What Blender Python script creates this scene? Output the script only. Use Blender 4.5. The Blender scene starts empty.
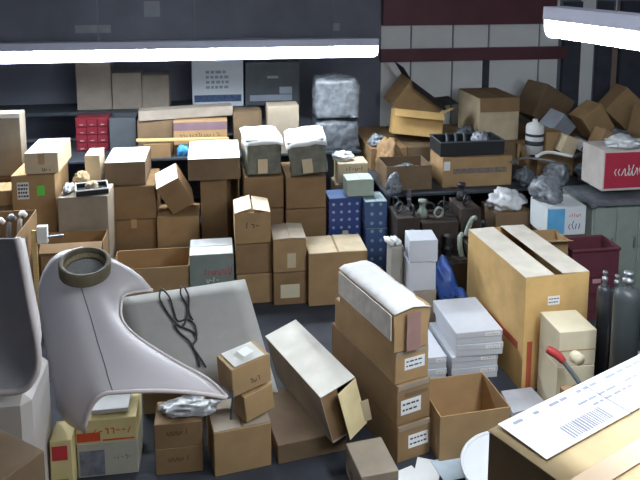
import bpy, bmesh, math, random
from mathutils import Vector, Matrix, Euler, noise
random.seed(7)
S = bpy.context.scene
COL = S.collection

# ------------------------------------------------------------------ camera
F, YAW, PITCH, HOR, CAMH = 700.0, math.radians(8.5), math.radians(8), -30.0, 3.2
CY = HOR + F*math.tan(PITCH)
cam = bpy.data.cameras.new('camera')
cam.sensor_width = 36; cam.sensor_fit = 'HORIZONTAL'
cam.lens = 36*F/640
cam.shift_y = -(240-CY)/640
cam.clip_start = 0.05
co = bpy.data.objects.new('camera', cam); COL.objects.link(co)
co.location = (0, 0, CAMH)
co.rotation_euler = (math.pi/2-PITCH, 0, -YAW)
S.camera = co

# ------------------------------------------------------------------ world, exposure
wd = bpy.data.worlds.new('world'); S.world = wd; wd.use_nodes = True
wd.node_tree.nodes['Background'].inputs[0].default_value = (.75, .85, 1, 1)
wd.node_tree.nodes['Background'].inputs[1].default_value = 0.25
S.view_settings.view_transform = 'Standard'
S.view_settings.look = 'None'
S.view_settings.gamma = 1
S.view_settings.use_curve_mapping = False
S.view_settings.exposure = 0.6
TUBE = 58.0            # brightness of the fluorescent diffusers

# ------------------------------------------------------------------ helpers
FH = Vector((math.sin(YAW), math.cos(YAW), 0)); RT = Vector((math.cos(YAW), -math.sin(YAW), 0)); UP = Vector((0, 0, 1))
def W(px, py, D):
    """point of the room seen at a photo pixel, D metres away (horizontally)"""
    if 1.001 < D < 6.4: D = .932*D+.435
    cp, sp = math.cos(PITCH), math.sin(PITCH)
    a = (px-320)/F; b = -(py-CY)/F
    r = FH*(cp+b*sp) + RT*a + UP*(-sp+b*cp)
    return Vector((0, 0, CAMH)) + r*(D/(cp+b*sp))
def WZ(px, py, z):
    p = W(px, py, 1.0); return Vector((0, 0, CAMH)) + (p-Vector((0, 0, CAMH)))*((z-CAMH)/(p.z-CAMH))
def lin(c):
    return tuple(((x/255)/12.92 if x/255 <= .04045 else ((x/255+.055)/1.055)**2.4) for x in c)

MATS = {}
def mat(name, rgb, rough=.75, var=.12, scale=6.0, bump=.0, metal=0.0, trans=0.0, stretch=(1, 1, 1), spec=.3):
    if name in MATS: return MATS[name]
    m = bpy.data.materials.new(name); m.use_nodes = True
    nt = m.node_tree; b = nt.nodes['Principled BSDF']
    c = lin(rgb)
    tc = nt.nodes.new('ShaderNodeTexCoord'); mp = nt.nodes.new('ShaderNodeMapping')
    mp.inputs['Scale'].default_value = stretch
    nt.links.new(tc.outputs['Object'], mp.inputs[0])
    n = nt.nodes.new('ShaderNodeTexNoise'); n.inputs['Scale'].default_value = scale; n.inputs['Detail'].default_value = 5
    nt.links.new(mp.outputs[0], n.inputs['Vector'])
    r = nt.nodes.new('ShaderNodeValToRGB')
    r.color_ramp.elements[0].position = .3; r.color_ramp.elements[1].position = .72
    r.color_ramp.elements[0].color = (*[max(0, x*(1-var)) for x in c], 1)
    r.color_ramp.elements[1].color = (*[min(1, x*(1+var)) for x in c], 1)
    nt.links.new(n.outputs[0], r.inputs[0]); nt.links.new(r.outputs[0], b.inputs['Base Color'])
    b.inputs['Roughness'].default_value = rough; b.inputs['Metallic'].default_value = metal
    b.inputs['Specular IOR Level'].default_value = spec
    if trans: b.inputs['Transmission Weight'].default_value = trans
    if bump:
        bp = nt.nodes.new('ShaderNodeBump'); bp.inputs['Strength'].default_value = bump; bp.inputs['Distance'].default_value = .02
        nt.links.new(n.outputs[0], bp.inputs['Height']); nt.links.new(bp.outputs[0], b.inputs['Normal'])
    MATS[name] = m; return m
def dotted(name, base, dot, nx, nz):
    """printed rows of pale dots on coloured carton"""
    m = bpy.data.materials.new(name); m.use_nodes = True; nt = m.node_tree; b = nt.nodes['Principled BSDF']
    tc = nt.nodes.new('ShaderNodeTexCoord'); sx = nt.nodes.new('ShaderNodeSeparateXYZ'); nt.links.new(tc.outputs['Object'], sx.inputs[0])
    def mth(op, a, v=None):
        k = nt.nodes.new('ShaderNodeMath'); k.operation = op; nt.links.new(a, k.inputs[0])
        if v is not None:
            if hasattr(v, 'type'): nt.links.new(v, k.inputs[1])
            else: k.inputs[1].default_value = v
        return k.outputs[0]
    xy = mth('ADD', sx.outputs[0], sx.outputs[1])
    fx = mth('ABSOLUTE', mth('SUBTRACT', mth('FRACT', mth('MULTIPLY', xy, nx)), .5))
    fz = mth('ABSOLUTE', mth('SUBTRACT', mth('FRACT', mth('MULTIPLY', sx.outputs[2], nz)), .5))
    d = mth('ADD', mth('MULTIPLY', fx, fx), mth('MULTIPLY', fz, fz))
    ms = mth('LESS_THAN', d, .035)
    mx = nt.nodes.new('ShaderNodeMix'); mx.data_type = 'RGBA'
    nt.links.new(ms, mx.inputs['Factor']); mx.inputs['A'].default_value = (*lin(base), 1); mx.inputs['B'].default_value = (*lin(dot), 1)
    nt.links.new(mx.outputs['Result'], b.inputs['Base Color']); b.inputs['Roughness'].default_value = .5
    return m
CB = [mat('cardboard_tan', (166, 136, 98), bump=.05), mat('cardboard_brown', (142, 114, 82), bump=.05),
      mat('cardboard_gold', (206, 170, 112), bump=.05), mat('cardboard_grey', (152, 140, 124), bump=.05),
      mat('cardboard_dark', (120, 100, 78), bump=.05), mat('cardboard_pale', (204, 186, 156), bump=.05)]
TAN, BRN, GLD, GRY, DRK, PAL = range(6)
CBI = mat('cardboard_inside', (150, 118, 78), bump=.05)
TAPE = mat('packing_tape', (182, 150, 110), rough=.35, spec=.5)
TAPEP = mat('paper_tape', (150, 118, 112), rough=.6)
WHT = mat('white_paper_and_lit_tops', (225, 226, 226), var=.04)  # also put on carton flaps as lamp glare
WBOX = mat('white_box_board', (192, 195, 203), var=.05)
CREAM = mat('cream_box_board', (214, 204, 176), var=.06)
BRINK = mat('brown_ink', (104, 82, 62)); INK = mat('ink', (60, 62, 74), var=.1)
RED = mat('red_print', (190, 60, 66), var=.1)
BLUEP = mat('blue_print', (96, 166, 212), var=.15)
GREENP = mat('green_sticker', (110, 220, 90), var=.05)
FEND = mat('grey_primer', (190, 184, 187), rough=.42, var=.03, scale=3, spec=.4)
BOARD = mat('grey_board', (158, 156, 152), rough=.6, var=.05, scale=10)
RIM = mat('pale_edge', (206, 196, 194), rough=.5, var=.05)
BLK = mat('black_plastic', (42, 44, 48), rough=.45, var=.2)
BLKM = mat('dark_metal', (66, 68, 72), rough=.4, var=.3, metal=.4)
DGY = mat('dark_grey_plastic', (82, 88, 94), rough=.5, var=.15)
STEEL = mat('galvanised_steel', (140, 142, 146), rough=.4, var=.15, metal=.6)
BAGW = mat('white_plastic_bag', (205, 208, 212), rough=.3, var=.15, scale=14, bump=.4, spec=.6)
BAGG = mat('grey_plastic_film', (124, 130, 138), rough=.25, var=.3, scale=16, bump=.5, spec=.7)
BAGD = mat('dark_plastic_film', (92, 98, 106), rough=.3, var=.35, scale=14, bump=.5, spec=.6)
BLUE = mat('blue_tarpaulin', (38, 66, 128), rough=.5, var=.2, bump=.3)
SHELF = mat('painted_steel_shelf', (58, 64, 72), rough=.5, var=.15)
WOOD = mat('plain_wood', (206, 178, 124), var=.12, stretch=(1, 12, 12))

def obj(name, bm, m, parent=None, smooth=False):
    me = bpy.data.meshes.new(name)
    bmesh.ops.recalc_face_normals(bm, faces=bm.faces)
    bm.to_mesh(me); bm.free()
    o = bpy.data.objects.new(name, me); COL.objects.link(o)
    if m: me.materials.append(m)
    if smooth:
        for p in me.polygons: p.use_smooth = True
    if parent: o.parent = parent
    return o
def tag(o, label, cat, group=None):
    o['label'] = label; o['category'] = cat
    if group: o['group'] = group
    return o
def struct(o, label=None):
    o['kind'] = 'structure'
    if label: o['label'] = label
    return o
def thing(name, label, cat, loc=(0, 0, 0), rot=(0, 0, 0), group=None):
    o = bpy.data.objects.new(name, None); COL.objects.link(o); o.empty_display_size = .1
    o.location = loc; o.rotation_euler = rot
    return tag(o, label, cat, group)
def bbox(bm, x0, x1, y0, y1, z0, z1, bev=0.0, M=None, jit=0.0):
    vs = [bm.verts.new((x + random.uniform(-jit, jit), y, z + (random.uniform(-jit, jit) if z == z1 else 0)))
          for x in (x0, x1) for y in (y0, y1) for z in (z0, z1)]
    fs = [bm.faces.new([vs[i] for i in q]) for q in ((0, 1, 3, 2), (4, 6, 7, 5), (0, 4, 5, 1), (2, 3, 7, 6), (0, 2, 6, 4), (1, 5, 7, 3))]
    if bev: 
        r = bmesh.ops.bevel(bm, geom=list({e for f in fs for e in f.edges}), offset=bev, segments=1, affect='EDGES', profile=.5)
    if M:
        bmesh.ops.transform(bm, matrix=M, verts=[v for v in bm.verts if v in vs] if not bev else bm.verts)
def B(x0, x1, y0, y1, z0, z1, bev=0.0, M=None, jit=0.0):
    bm = bmesh.new(); bbox(bm, x0, x1, y0, y1, z0, z1, bev, M, jit); return bm
def tube(pts, r, n=8, closed=False, bm=None, caps=True):
    bm = bm or bmesh.new(); pts = [Vector(p) for p in pts]; rings = []
    N = len(pts); up = Vector((0.13, .21, .97)).normalized()
    for i, p in enumerate(pts):
        a = pts[(i-1) % N] if (closed or i > 0) else p; c = pts[(i+1) % N] if (closed or i < N-1) else p
        t = (c-a).normalized(); s = t.cross(up)
        if s.length < 1e-3: s = t.cross(Vector((1, 0, 0)))
        s.normalize(); u = s.cross(t); rr = r[min(i, len(r)-1)] if isinstance(r, (list, tuple)) else r
        rings.append([bm.verts.new(p + (s*math.cos(2*math.pi*k/n) + u*math.sin(2*math.pi*k/n))*rr) for k in range(n)])
    for i in range(N if closed else N-1):
        A, Bq = rings[i], rings[(i+1) % N]
        for k in range(n): bm.faces.new((A[k], A[(k+1) % n], Bq[(k+1) % n], Bq[k]))
    if not closed and caps: bm.faces.new(rings[0][::-1]); bm.faces.new(rings[-1])
    return bm
def lathe(prof, n=24, bm=None, M=None):
    bm = bm or bmesh.new(); rings = []
    for r, z in prof:
        rings.append([bm.verts.new((r*math.cos(2*math.pi*k/n), r*math.sin(2*math.pi*k/n), z)) for k in range(n)] if r > 1e-6 else [bm.verts.new((0, 0, z))])
    for A, Bq in zip(rings, rings[1:]):
        for k in range(n):
            if len(A) == 1 and len(Bq) == 1: break
            if len(A) == 1: bm.faces.new((A[0], Bq[k], Bq[(k+1) % n]))
            elif len(Bq) == 1: bm.faces.new((A[k], A[(k+1) % n], Bq[0]))
            else: bm.faces.new((A[k], A[(k+1) % n], Bq[(k+1) % n], Bq[k]))
    return bm
def smooth_pts(ctrl, k=6):
    P = [Vector(p) for p in ctrl]; out = []
    for i in range(len(P)-1):
        a = P[max(0, i-1)]; b = P[i]; c = P[i+1]; d = P[min(len(P)-1, i+2)]
        for j in range(k):
            t = j/k
            out.append(.5*((2*b) + (c-a)*t + (2*a-5*b+4*c-d)*t*t + (3*b-a-3*c+d)*t**3))
    out.append(P[-1]); return out
def sheet(name, grid, th, m, parent=None):
    """thick sheet from a grid of points"""
    bm = bmesh.new(); R = len(grid); C = len(grid[0])
    V = [[bm.verts.new(p) for p in row] for row in grid]
    for i in range(R-1):
        for j in range(C-1): bm.faces.new((V[i][j], V[i][j+1], V[i+1][j+1], V[i+1][j]))
    bmesh.ops.recalc_face_normals(bm, faces=bm.faces); bm.normal_update()
    if sum(f.normal.z for f in bm.faces) < 0: bmesh.ops.reverse_faces(bm, faces=bm.faces); bm.normal_update()
    top = list(bm.verts); low = {v: bm.verts.new(v.co - v.normal*th) for v in top}
    edges = [e for e in bm.edges if len(e.link_faces) == 1]
    for f in list(bm.faces): bm.faces.new([low[v] for v in reversed(f.verts)])
    for e in edges:
        a, b = e.verts; bm.faces.new((a, b, low[b], low[a]))
    return obj(name, bm, m, parent, True)

# ---- cartons: local frame x across the front, y to the back, z up; origin mid front bottom edge
def flap(t, w, d, h, side, ang, L=None, m=None, th=.004, slack=.0, name='flap'):
    """top flap hinged on side L/R/F/B; ang 0 = closed, 180 = folded flat outward"""
    along = d if side in 'LR' else w
    L = L or (w/2 if side in 'LR' else d/2)
    bm = B(0, L-.002, -along/2+.004, along/2-.004, 0, th)
    o = obj(name, bm, m, t)
    z = h+.0005+slack; a = -math.radians(ang)
    if side == 'L': mtx = Matrix.Translation((-w/2, d/2, z)) @ Matrix.Rotation(a, 4, 'Y')
    elif side == 'R': mtx = Matrix.Translation((w/2, d/2, z)) @ Matrix.Rotation(math.pi, 4, 'Z') @ Matrix.Rotation(a, 4, 'Y')
    elif side == 'F': mtx = Matrix.Translation((0, 0, z)) @ Matrix.Rotation(math.pi/2, 4, 'Z') @ Matrix.Rotation(a, 4, 'Y')
    else: mtx = Matrix.Translation((0, d, z)) @ Matrix.Rotation(-math.pi/2, 4, 'Z') @ Matrix.Rotation(a, 4, 'Y')
    o.matrix_local = mtx; return o
def sticker(t, x, z, w, h, m=None, name='shipping_label', lines=3, y=-.0015, ink=None, parent=None):
    o = obj(name, B(x-w/2, x+w/2, y, y+.001, z-h/2, z+h/2), m or WHT, parent or t)
    if lines:
        bm = bmesh.new()
        for i in range(lines):
            zz = z + h/2 - h*(i+.8)/(lines+.6); xx = x-w*.42
            while xx < x+w*.3:
                l = random.uniform(.08, .22)*w; bbox(bm, xx, min(xx+l, x+w*.44), y-.0006, y, zz-h*.06, zz+h*.06); xx += l+w*.05
        obj('printed_text', bm, ink or INK, o)
    return o
def scrawl(t, x, z, w, h, n=7, m=None, name='printed_text', y=-.0012, slant=.25):
    m = m or MATS['brown_ink']
    bm = bmesh.new(); l = w/n; rg = random.Random(int(abs(x*977+z*3571+w*131)*1000))
    for i in range(n):
        p = x-w/2+l*i; k = rg.randrange(5); zb = z-h/2; zt = z+h/2 if rg.random() < .35 else z+h*.15; sl = slant*h*.5
        st = [[(p+l*.2, zb), (p+l*.2+sl, zt)], [(p+l*.2, zt), (p+l*.75, zt), (p+l*.75, zb)], [(p+l*.7, zt), (p+l*.25, (zb+zt)/2), (p+l*.7, zb)], [(p+l*.2, zt), (p+l*.3, zb), (p+l*.75, zb), (p+l*.75+sl, zt)], [(p+l*.15, z-h*.1), (p+l*.8, z-h*.1)]][k]
        for (xa, za), (xb, zb2) in zip(st, st[1:]):
            th = min(w/n*.12, h*.14); hz_ = abs(xb-xa) > abs(zb2-za); tx, tz = (0, th) if hz_ else (th, 0)
            vs = [bm.verts.new(v) for v in ((xa-tx, y, za-tz), (xa+tx, y, za+tz), (xb+tx, y, zb2+tz), (xb-tx, y, zb2-tz))]; bm.faces.new(vs)
            vs2 = [bm.verts.new((v.co.x, y+.0008, v.co.z)) for v in vs]; bm.faces.new(vs2[::-1])
            for q in range(4): bm.faces.new((vs[q], vs[(q+1) % 4], vs2[(q+1) % 4], vs2[q]))
    return obj(name, bm, m or INK, t)
def carton(label, rect=None, D=6, d=.4, c=TAN, top='LR', z0=None, z1=None, yaw=0, tilt=(0, 0), name='cardboard_box', cat='box', group=None,
           m=None, mtop=None, fl=None, size=None, loc=None, tape=False, gap=.004, stick=None):
    """rect = photo box of the front face at distance D, or size + loc"""
    if rect:
        x0, y0, x1, y1 = rect; cx = (x0+x1)/2
        a, b, e = W(x0, y1, D), W(x1, y1, D), W(cx, y0, D)
        w = (b-a).length/max(.3, math.cos(math.radians(yaw)+YAW)); p = W(cx, y1, D); zt = e.z if z1 is None else z1
        zb = p.z if z0 is None else z0
        h = zt-zb; loc = (p.x, p.y, zb)
    else: w, d, h = size
    t = thing(name, label, cat, loc, (math.radians(tilt[0]), math.radians(tilt[1]), math.radians(yaw)), group)
    t['_s'] = (w, d, h)
    m = m or CB[c]; mt = mtop or m; hb = h-.006
    if top == 'plain':
        obj('body', B(-w/2, w/2, 0, d, 0, h, .004, jit=.003), m, t)
    elif top in ('LR', 'FB', 'V', 'LRup'):
        obj('body', B(-w/2, w/2, 0, d, 0, hb, .004, jit=.002), m, t)
        ss = 'FB' if top == 'FB' else 'LR'
        an = {'LR': (0.3, 0.8), 'FB': (.3, .8), 'V': (16, 12), 'LRup': (2.5, 3.5)}[top]
        for s_, a_ in zip(ss, an): flap(t, w-.004, d-.004, hb, s_, a_, m=mt, L=(w if ss == 'LR' else d)/2-gap)
        if tape:
            bm = bmesh.new()
            if ss == 'LR':
                bbox(bm, -.028, .028, 0.0, d, h+.004, h+.0052); bbox(bm, -.028, .028, -.0014, -.0004, h-.09, h+.0052)
            else: bbox(bm, -w/2, w/2, d/2-.028, d/2+.028, h+.004, h+.0052)
            obj('tape', bm, TAPE, t)
    elif top == 'open':
        th = .006; bm = bmesh.new()
        bbox(bm, -w/2, w/2, 0, d, 0, th)
        bbox(bm, -w/2, w/2, 0, th, th, h); bbox(bm, -w/2, w/2, d-th, d, th, h)
        bbox(bm, -w/2, -w/2+th, th, d-th, th, h); bbox(bm, w/2-th, w/2, th, d-th, th, h)
        obj('body', bm, m, t)
    for f in (fl or []):
        flap(t, w, d, h, f[0], f[1], L=f[2] if len(f) > 2 else None, m=mt)
    return t
def wh(t): return t['_s']
def bag(name, label, px, py, D, sx, sy, sz, m, z0=None, seed=0, amp=.42, yaw=0, group=None, cat='bag', sub=4, box=0.0):
    p = W(px, py, D); z = p.z if z0 is None else z0
    bm = bmesh.new(); bmesh.ops.create_icosphere(bm, subdivisions=sub, radius=1)
    o = Vector((seed*3.1, seed*1.7, seed))
    for v in bm.verts:
        n = v.co.normalized()
        n = n*(1-box) + box*n/max(abs(n.x), abs(n.y), abs(n.z))
        w_ = n + .35*Vector((noise.noise(n*1.3+o), noise.noise(n*1.3-o), noise.noise(n*1.3+o*2)))
        k = 1 + amp*(1.1*noise.noise(w_*1.2+o) + .8*(.4-abs(noise.noise(w_*2.6+o))*1.6) + .4*(.3-abs(noise.noise(w_*6+o))*1.5))
        q = n*k*.9; q.z = max(q.z, -.55)+.55
        v.co = (q.x*sx/2, q.y*sy/2+sy/2, q.z*sz/1.5)
    o = obj(name, bm, m, None, True); o.location = (p.x, p.y, z); o.rotation_euler.z = math.radians(yaw)
    return tag(o, label, cat, group)

# ------------------------------------------------------------------ lamps
def emis(name, col, s):
    m = bpy.data.materials.new(name); m.use_nodes = True; nt = m.node_tree; nt.nodes.clear()
    e = nt.nodes.new('ShaderNodeEmission'); e.inputs[0].default_value = (*col, 1); e.inputs[1].default_value = s
    o = nt.nodes.new('ShaderNodeOutputMaterial'); nt.links.new(e.outputs[0], o.inputs[0]); return m
GLOW = emis('fluorescent_diffuser', (.86, .94, 1.0), TUBE)
GLOW_FILL = emis('added_fill_diffuser', (.90, .95, 1.0), TUBE*.38)  # dimmer glow for the added fill light
HOUS = mat('white_enamel', (200, 202, 222), rough=.4, var=.03)
CEIL = 3.95
def fixture(label, a, b, glow=None, shade=False):
    a, b = Vector(a), Vector(b); L = (b-a).length; dirv = (b-a).normalized()
    ry = -math.asin(dirv.z); rz = math.atan2(dirv.y, dirv.x)
    t = thing('fluorescent_light', label, 'light', a, (0, ry, rz), 'fluorescent lights')
    prof = [(-.085, .055), (-.085, .135), (.085, .135), (.085, .055)]
    bm = bmesh.new()
    def ext(bm, pr, x0, x1):
        A = [bm.verts.new((x0, y, z)) for y, z in pr]; C = [bm.verts.new((x1, y, z)) for y, z in pr]
        n = len(pr)
        for k in range(n): bm.faces.new((A[k], A[(k+1) % n], C[(k+1) % n], C[k]))
        bm.faces.new(A[::-1]); bm.faces.new(C)
    ext(bm, prof, 0, L); obj('housing', bm, HOUS, t)
    bm = bmesh.new(); ext(bm, [(.072*math.cos(q), .054 - .11*abs(math.sin(q))**.6) for q in [math.pi*k/12 for k in range(13)]], .009, L-.009)
    obj('diffuser', bm, glow or GLOW, t)
    if shade: obj('added_light_baffle', B(.001, L-.001, .0805, .0845, -.085, .054), HOUS, t)  # added plate that keeps lamp light off the back wall
    for x in (0, L-.008):
        bm = bmesh.new(); ext(bm, [(.078*math.cos(q), .0545 - .117*abs(math.sin(q))**.6) for q in [math.pi*k/12 for k in range(13)]], x, x+.008); obj('end_cap', bm, HOUS, t)
    for x in (L*.2, L*.8):
        p = Vector((x, 0, .136)); top = (CEIL-a.z-.005)
        obj('hanger_rod', tube([p, (x, 0, top)], .004, 6), STEEL, t)
    return t
e = W(377, 50, 7.6); LZ = e.z
fixture('long glowing fluorescent light ending left of the bare white wall panels', (e.x-2.44, e.y, LZ), (e.x, e.y, LZ), shade=True)
fixture('glowing fluorescent light running off the left edge of the picture', (e.x-4.882, e.y, LZ), (e.x-2.442, e.y, LZ), shade=True)
a, b = W(553, 28, 4.2), W(640, 40, 3.55); dd = (b-a).normalized()*2.44
fixture('angled glowing fluorescent light in the top right corner', a, a+dd)
fixture('added unseen fill light overhead in front of the whole heap, above the frame', (.5, 1.7, 3.7), (2.94, 1.7, 3.7), GLOW_FILL)  # added out of view to brighten the foreground

# ------------------------------------------------------------------ room
WY = 9.25
WALLD = mat('blue_grey_wallboard', (118, 122, 136), var=.14, scale=2)
WALLW = mat('white_wall_panel', (238, 241, 241), var=.05, scale=2)
MAROON = mat('maroon_steel', (104, 68, 76), rough=.5, var=.12, scale=3)
FLOORM = mat('dark_concrete', (52, 55, 62), rough=.8, var=.25, scale=3, bump=.1)
struct(obj('floor', B(-5, 8.6, -3, WY+.1, -.1, 0), FLOORM), 'dark grey concrete floor')
struct(obj('ceiling', B(-5, 8.6, -3, WY+.1, CEIL, CEIL+.1), mat('pale_ceiling', (150, 152, 158))), 'grey ceiling')
wb = struct(obj('wall_back', B(-5, 8.6, WY, WY+.1, 0, CEIL), WALLD), 'blue-grey back wall with white panels at the right')
struct(obj('wall_left', B(-5.1, -5, -3, WY+.1, 0, CEIL), WALLD), 'blue-grey left wall')
struct(obj('wall_right', B(8.5, 8.6, -3, WY+.1, 0, CEIL), WALLD), 'blue-grey right wall')
struct(obj('wall_rear', B(-5, 8.6, -3.1, -3, 0, CEIL), WALLD), 'blue-grey wall behind the viewer')
def onwall(px, py, off=0):
    p = W(px, py, 1); c = Vector((0, 0, CAMH)); return c+(p-c)*((WY-off)/p.y)
for xa, xb in ((381, 411), (412, 453), (454, 489), (490, 540), (541, 560), (581, 596)):
    A = onwall(xa, 0); Bq = onwall(xb, 0)
    obj('wall_panel', B(A.x+.006, Bq.x-.006, WY-.02, WY, .6, 2.8), WALLW, wb)
zb0 = onwall(460, 24).z
A, Bq = onwall(381, 0), onwall(552, 0)
struct(obj('trim_1', B(A.x, Bq.x, WY-.16, WY-.021, zb0, CEIL), MAROON), 'dark maroon steel band along the top of the back wall')
A, Bq = onwall(380, 0), onwall(566, 0); z0, z1 = onwall(460, 60).z, onwall(460, 47.5).z
struct(obj('trim_2', B(A.x, Bq.x, WY-.1, WY-.021, z0, z1), MAROON), 'maroon steel rail across the white wall panels')
for i, (xa, xb) in enumerate(((484, 490), (563, 580), (597, 611), (620, 655))):
    A = onwall(xa, 0); Bq = onwall(xb, 0)
    struct(obj('trim_%d' % (i+3), B(A.x, Bq.x, WY-(.095 if i else .06), WY-.021, .0, z0-.003 if i < 1 else zb0+.3), mat('dark_post', (70, 74, 84), var=.15)), ['thin dark post below the maroon rail', 'dark steel column at the right of the white panels', 'dark column with the pale strip beside it', 'wide dark wall column at the right edge'][i])
A = onwall(613, 0); Bq = onwall(618, 0)
struct(obj('trim_7', B(A.x, Bq.x, WY-.06, WY-.021, .0, 2.7), mat('tan_strip', (150, 130, 118))), 'pale tan upright strip between dark columns')
A = onwall(152, 9); tag(obj('wall_notice', B(A.x-.1, A.x+.1, WY-.004, WY-.0005, A.z-.1, A.z+.1), mat('dim_paper', (150, 156, 164))), 'small square paper notice high on the dark wall', 'notice')
A = onwall(93, 29); tag(obj('wall_notice', B(A.x-.22, A.x+.22, WY-.004, WY-.0005, A.z-.05, A.z+.05), MATS['dim_paper']), 'faint grey paper strip on wall just above the left light', 'notice')
A = onwall(336, 27); tag(obj('wall_notice', B(A.x-.05, A.x+.05, WY-.004, WY-.0005, A.z-.05, A.z+.05), MATS['dim_paper']), 'tiny paper tag on wall above the right end of the long light', 'notice')

# ------------------------------------------------------------------ shelves and tables at the back
def table(label, xa, xb, ya, yb, z, posts=((0, 0), (0, 1), (1, 0), (1, 1)), name='storage_table', cat='table', under=True, th=.03):
    t = thing(name, label, cat, ((xa+xb)/2, ya, 0)); w = xb-xa; d = yb-ya
    obj('top', B(-w/2, w/2, 0, d, z-th, z, .004), SHELF, t)
    for i, j in posts:
        x = (-w/2+.03, w/2-.03)[i]; y = (.03, d-.03)[j]
        obj('leg', B(x-.02, x+.02, y-.02, y+.02, 0, z-th-.001), SHELF, t)
    if under: obj('lower_shelf', B(-w/2+.055, w/2-.055, .055, d-.055, .25, .27), SHELF, t)
    return t
PT = W(150, 148, 7.75); T1Y = 7.92
T1Z = 1.08
table('tall dark steel table along the wall behind the carton stacks', -3.3, 1.68, T1Y, 8.95, T1Z)
T2Y = 6.85; T2Z = .88
table('dark steel table under the heap of cartons at the back right', 1.72, 5.6, T2Y, 8.95, T2Z)
# wall shelf
WSZ = 1.50; t = thing('wall_shelf', 'dark shelf on the wall carrying three plain cartons', 'shelf', (-1.25, WY-.62, WSZ))
obj('board', B(-1.7, 1.75, 0, .6, -.04, 0, .003), SHELF, t)
for x in (-1.5, -.4, .6, 1.6): obj('bracket', tube([(x, .59, -.4), (x, .59, -.045), (x, .1, -.045), (x, .57, -.38)], .012, 6), SHELF, t)

# ---- on the wall shelf
def Dof(px, y):   # distance at which a pixel column meets world y
    p = W(px, HOR, 1); return y/p.y
SHY = WY-.5
for r, lab in (((78, 62, 111, 104), 'tallest of three plain cartons in a row on the wall shelf'), ((113.5, 73, 141.5, 104), 'middle of three plain cartons in a row on the wall shelf'), ((143, 75, 169, 104), 'smallest plain carton of three, right end of the wall shelf row')):
    carton(lab, r, Dof((r[0]+r[2])/2, SHY), .34, GRY, 'LR', z0=WSZ, group='plain cartons on the wall shelf', m=mat('dull_grey_cardboard', (150, 140, 130), bump=.05))
t = carton('white printed display carton with a blue band, on wall shelf', (193, 60, 243, 98.5), Dof(218, SHY), .2, m=mat('dull_white_board', (200, 207, 214), var=.05), top='LR', z0=WSZ, name='display_carton')
w, d, h = wh(t); obj('blue_band', B(-w*.46, w*.46, -.0014, -.0002, h*.1, h*.25), mat('slate_blue_print', (70, 90, 120), var=.5, scale=40), t)
sticker(t, 0, h*.58, w*.55, h*.5, MATS['dull_white_board'], 'printed_panel', 4, ink=mat('pale_ink', (140, 150, 165)))
t = carton('dark machine case with a pale bar, on the wall shelf', (246, 62, 300, 102), Dof(273, SHY), .36, m=DGY, top='plain', z0=WSZ, name='machine_case', cat='machine')
w, d, h = wh(t); obj('pale_bar', B(-w*.42, w*.35, -.012, -.0005, h*.1, h*.24, .002), mat('pale_grey_plastic', (150, 158, 172)), t); obj('switch_block', B(w*.12, w*.35, -.016, -.0005, h*.26, h*.42, .002), MATS['pale_grey_plastic'], t)
obj('nameplate', B(-w*.1, w*.1, -.004, -.0005, h*.62, h*.68), MATS['pale_grey_plastic'], t)

# ---- on the tall table (z 1.19)
t = thing('parts_organiser', 'red plastic parts organiser with small drawers on the tall table', 'organiser', (*W(93, 148, 8.05).xy, T1Z))
RP = mat('red_plastic', (128, 42, 54), rough=.4, var=.1)
zt = W(93, 118, 8.05).z-T1Z; obj('body', B(-.19, .19, .02, .3, 0, zt, .004), RP, t)
for i in range(4):
    for j in range(3):
        x = -.18+.12*j; z = .012+i*(zt-.02)/4; dr = obj('drawer', B(x+.004, x+.116, .0, .0195, z, z+(zt-.03)/4-.006, .003), RP, t)
        obj('handle', B(x+.04, x+.08, -.012, -.0005, z+.02, z+.03), mat('pale_pink_plastic', (200, 150, 160)), dr)
t = carton('dark open tote of hardware beside the red organiser', (111, 118, 136, 150), 8.0, .3, m=DGY, top='open', z0=T1Z, name='parts_tote', cat='tote')
w, d, h = wh(t)
carton('dark carton under the left end of the long grey carton', (139, 122, 173, 155), 7.95, .4, DRK, 'LR', z0=T1Z, z1=1.475)
t = carton('carton with a purple band and printed rows, behind the white-topped carton', (175, 119.5, 227, 155), 7.92, .36, TAN, 'LR', z0=T1Z, z1=1.475)
w, d, h = wh(t); obj('printed_band', B(-w*.5, w*.5, -.0014, -.0002, h*.72, h*.96), mat('mauve_print', (120, 98, 108)), t)
scrawl(t, 0, h*.58, w*.8, h*.1, 14, m=mat('brown_ink', (110, 80, 60)))
ca = W(140, 123, 7.9)
carton('long flat grey-brown carton lying across two cartons by the wall', size=(1.08, .2, .12), loc=(W(186, 120, 7.85).x, 8.15, 1.486), m=MATS['dull_grey_cardboard'], top='FB', yaw=4, tilt=(0, -1.2))
carton('tan carton on the tall table, right of the purple-banded one', (268, 106, 299, 150), 7.95, .3, GRY, 'LR', z0=T1Z)
carton('brown carton in shadow left of the tan one on the tall table', (234, 112, 262, 150), 8.1, .3, DRK, 'LR', z0=T1Z)
p = W(183, 141, 7.82)
t = thing('wooden_batten', 'long pale wooden batten lying across behind the white-topped cartons', 'batten', (p.x, p.y, 1.265)); 
obj('stick', B(-.52, .52, -.02, .02, 0, .03, .003), WOOD, t); t.rotation_euler = (0, .02, .02)
carton('low carton propping up the wooden batten', size=(.3, .09, .17), loc=(p.x-.29, T1Y+.01, T1Z), c=BRN, top='LR')
carton('low carton carrying the right end of the wooden batten', size=(.3, .09, .16), loc=(p.x+.35, T1Y+.02, T1Z), c=BRN, top='LR')

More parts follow.
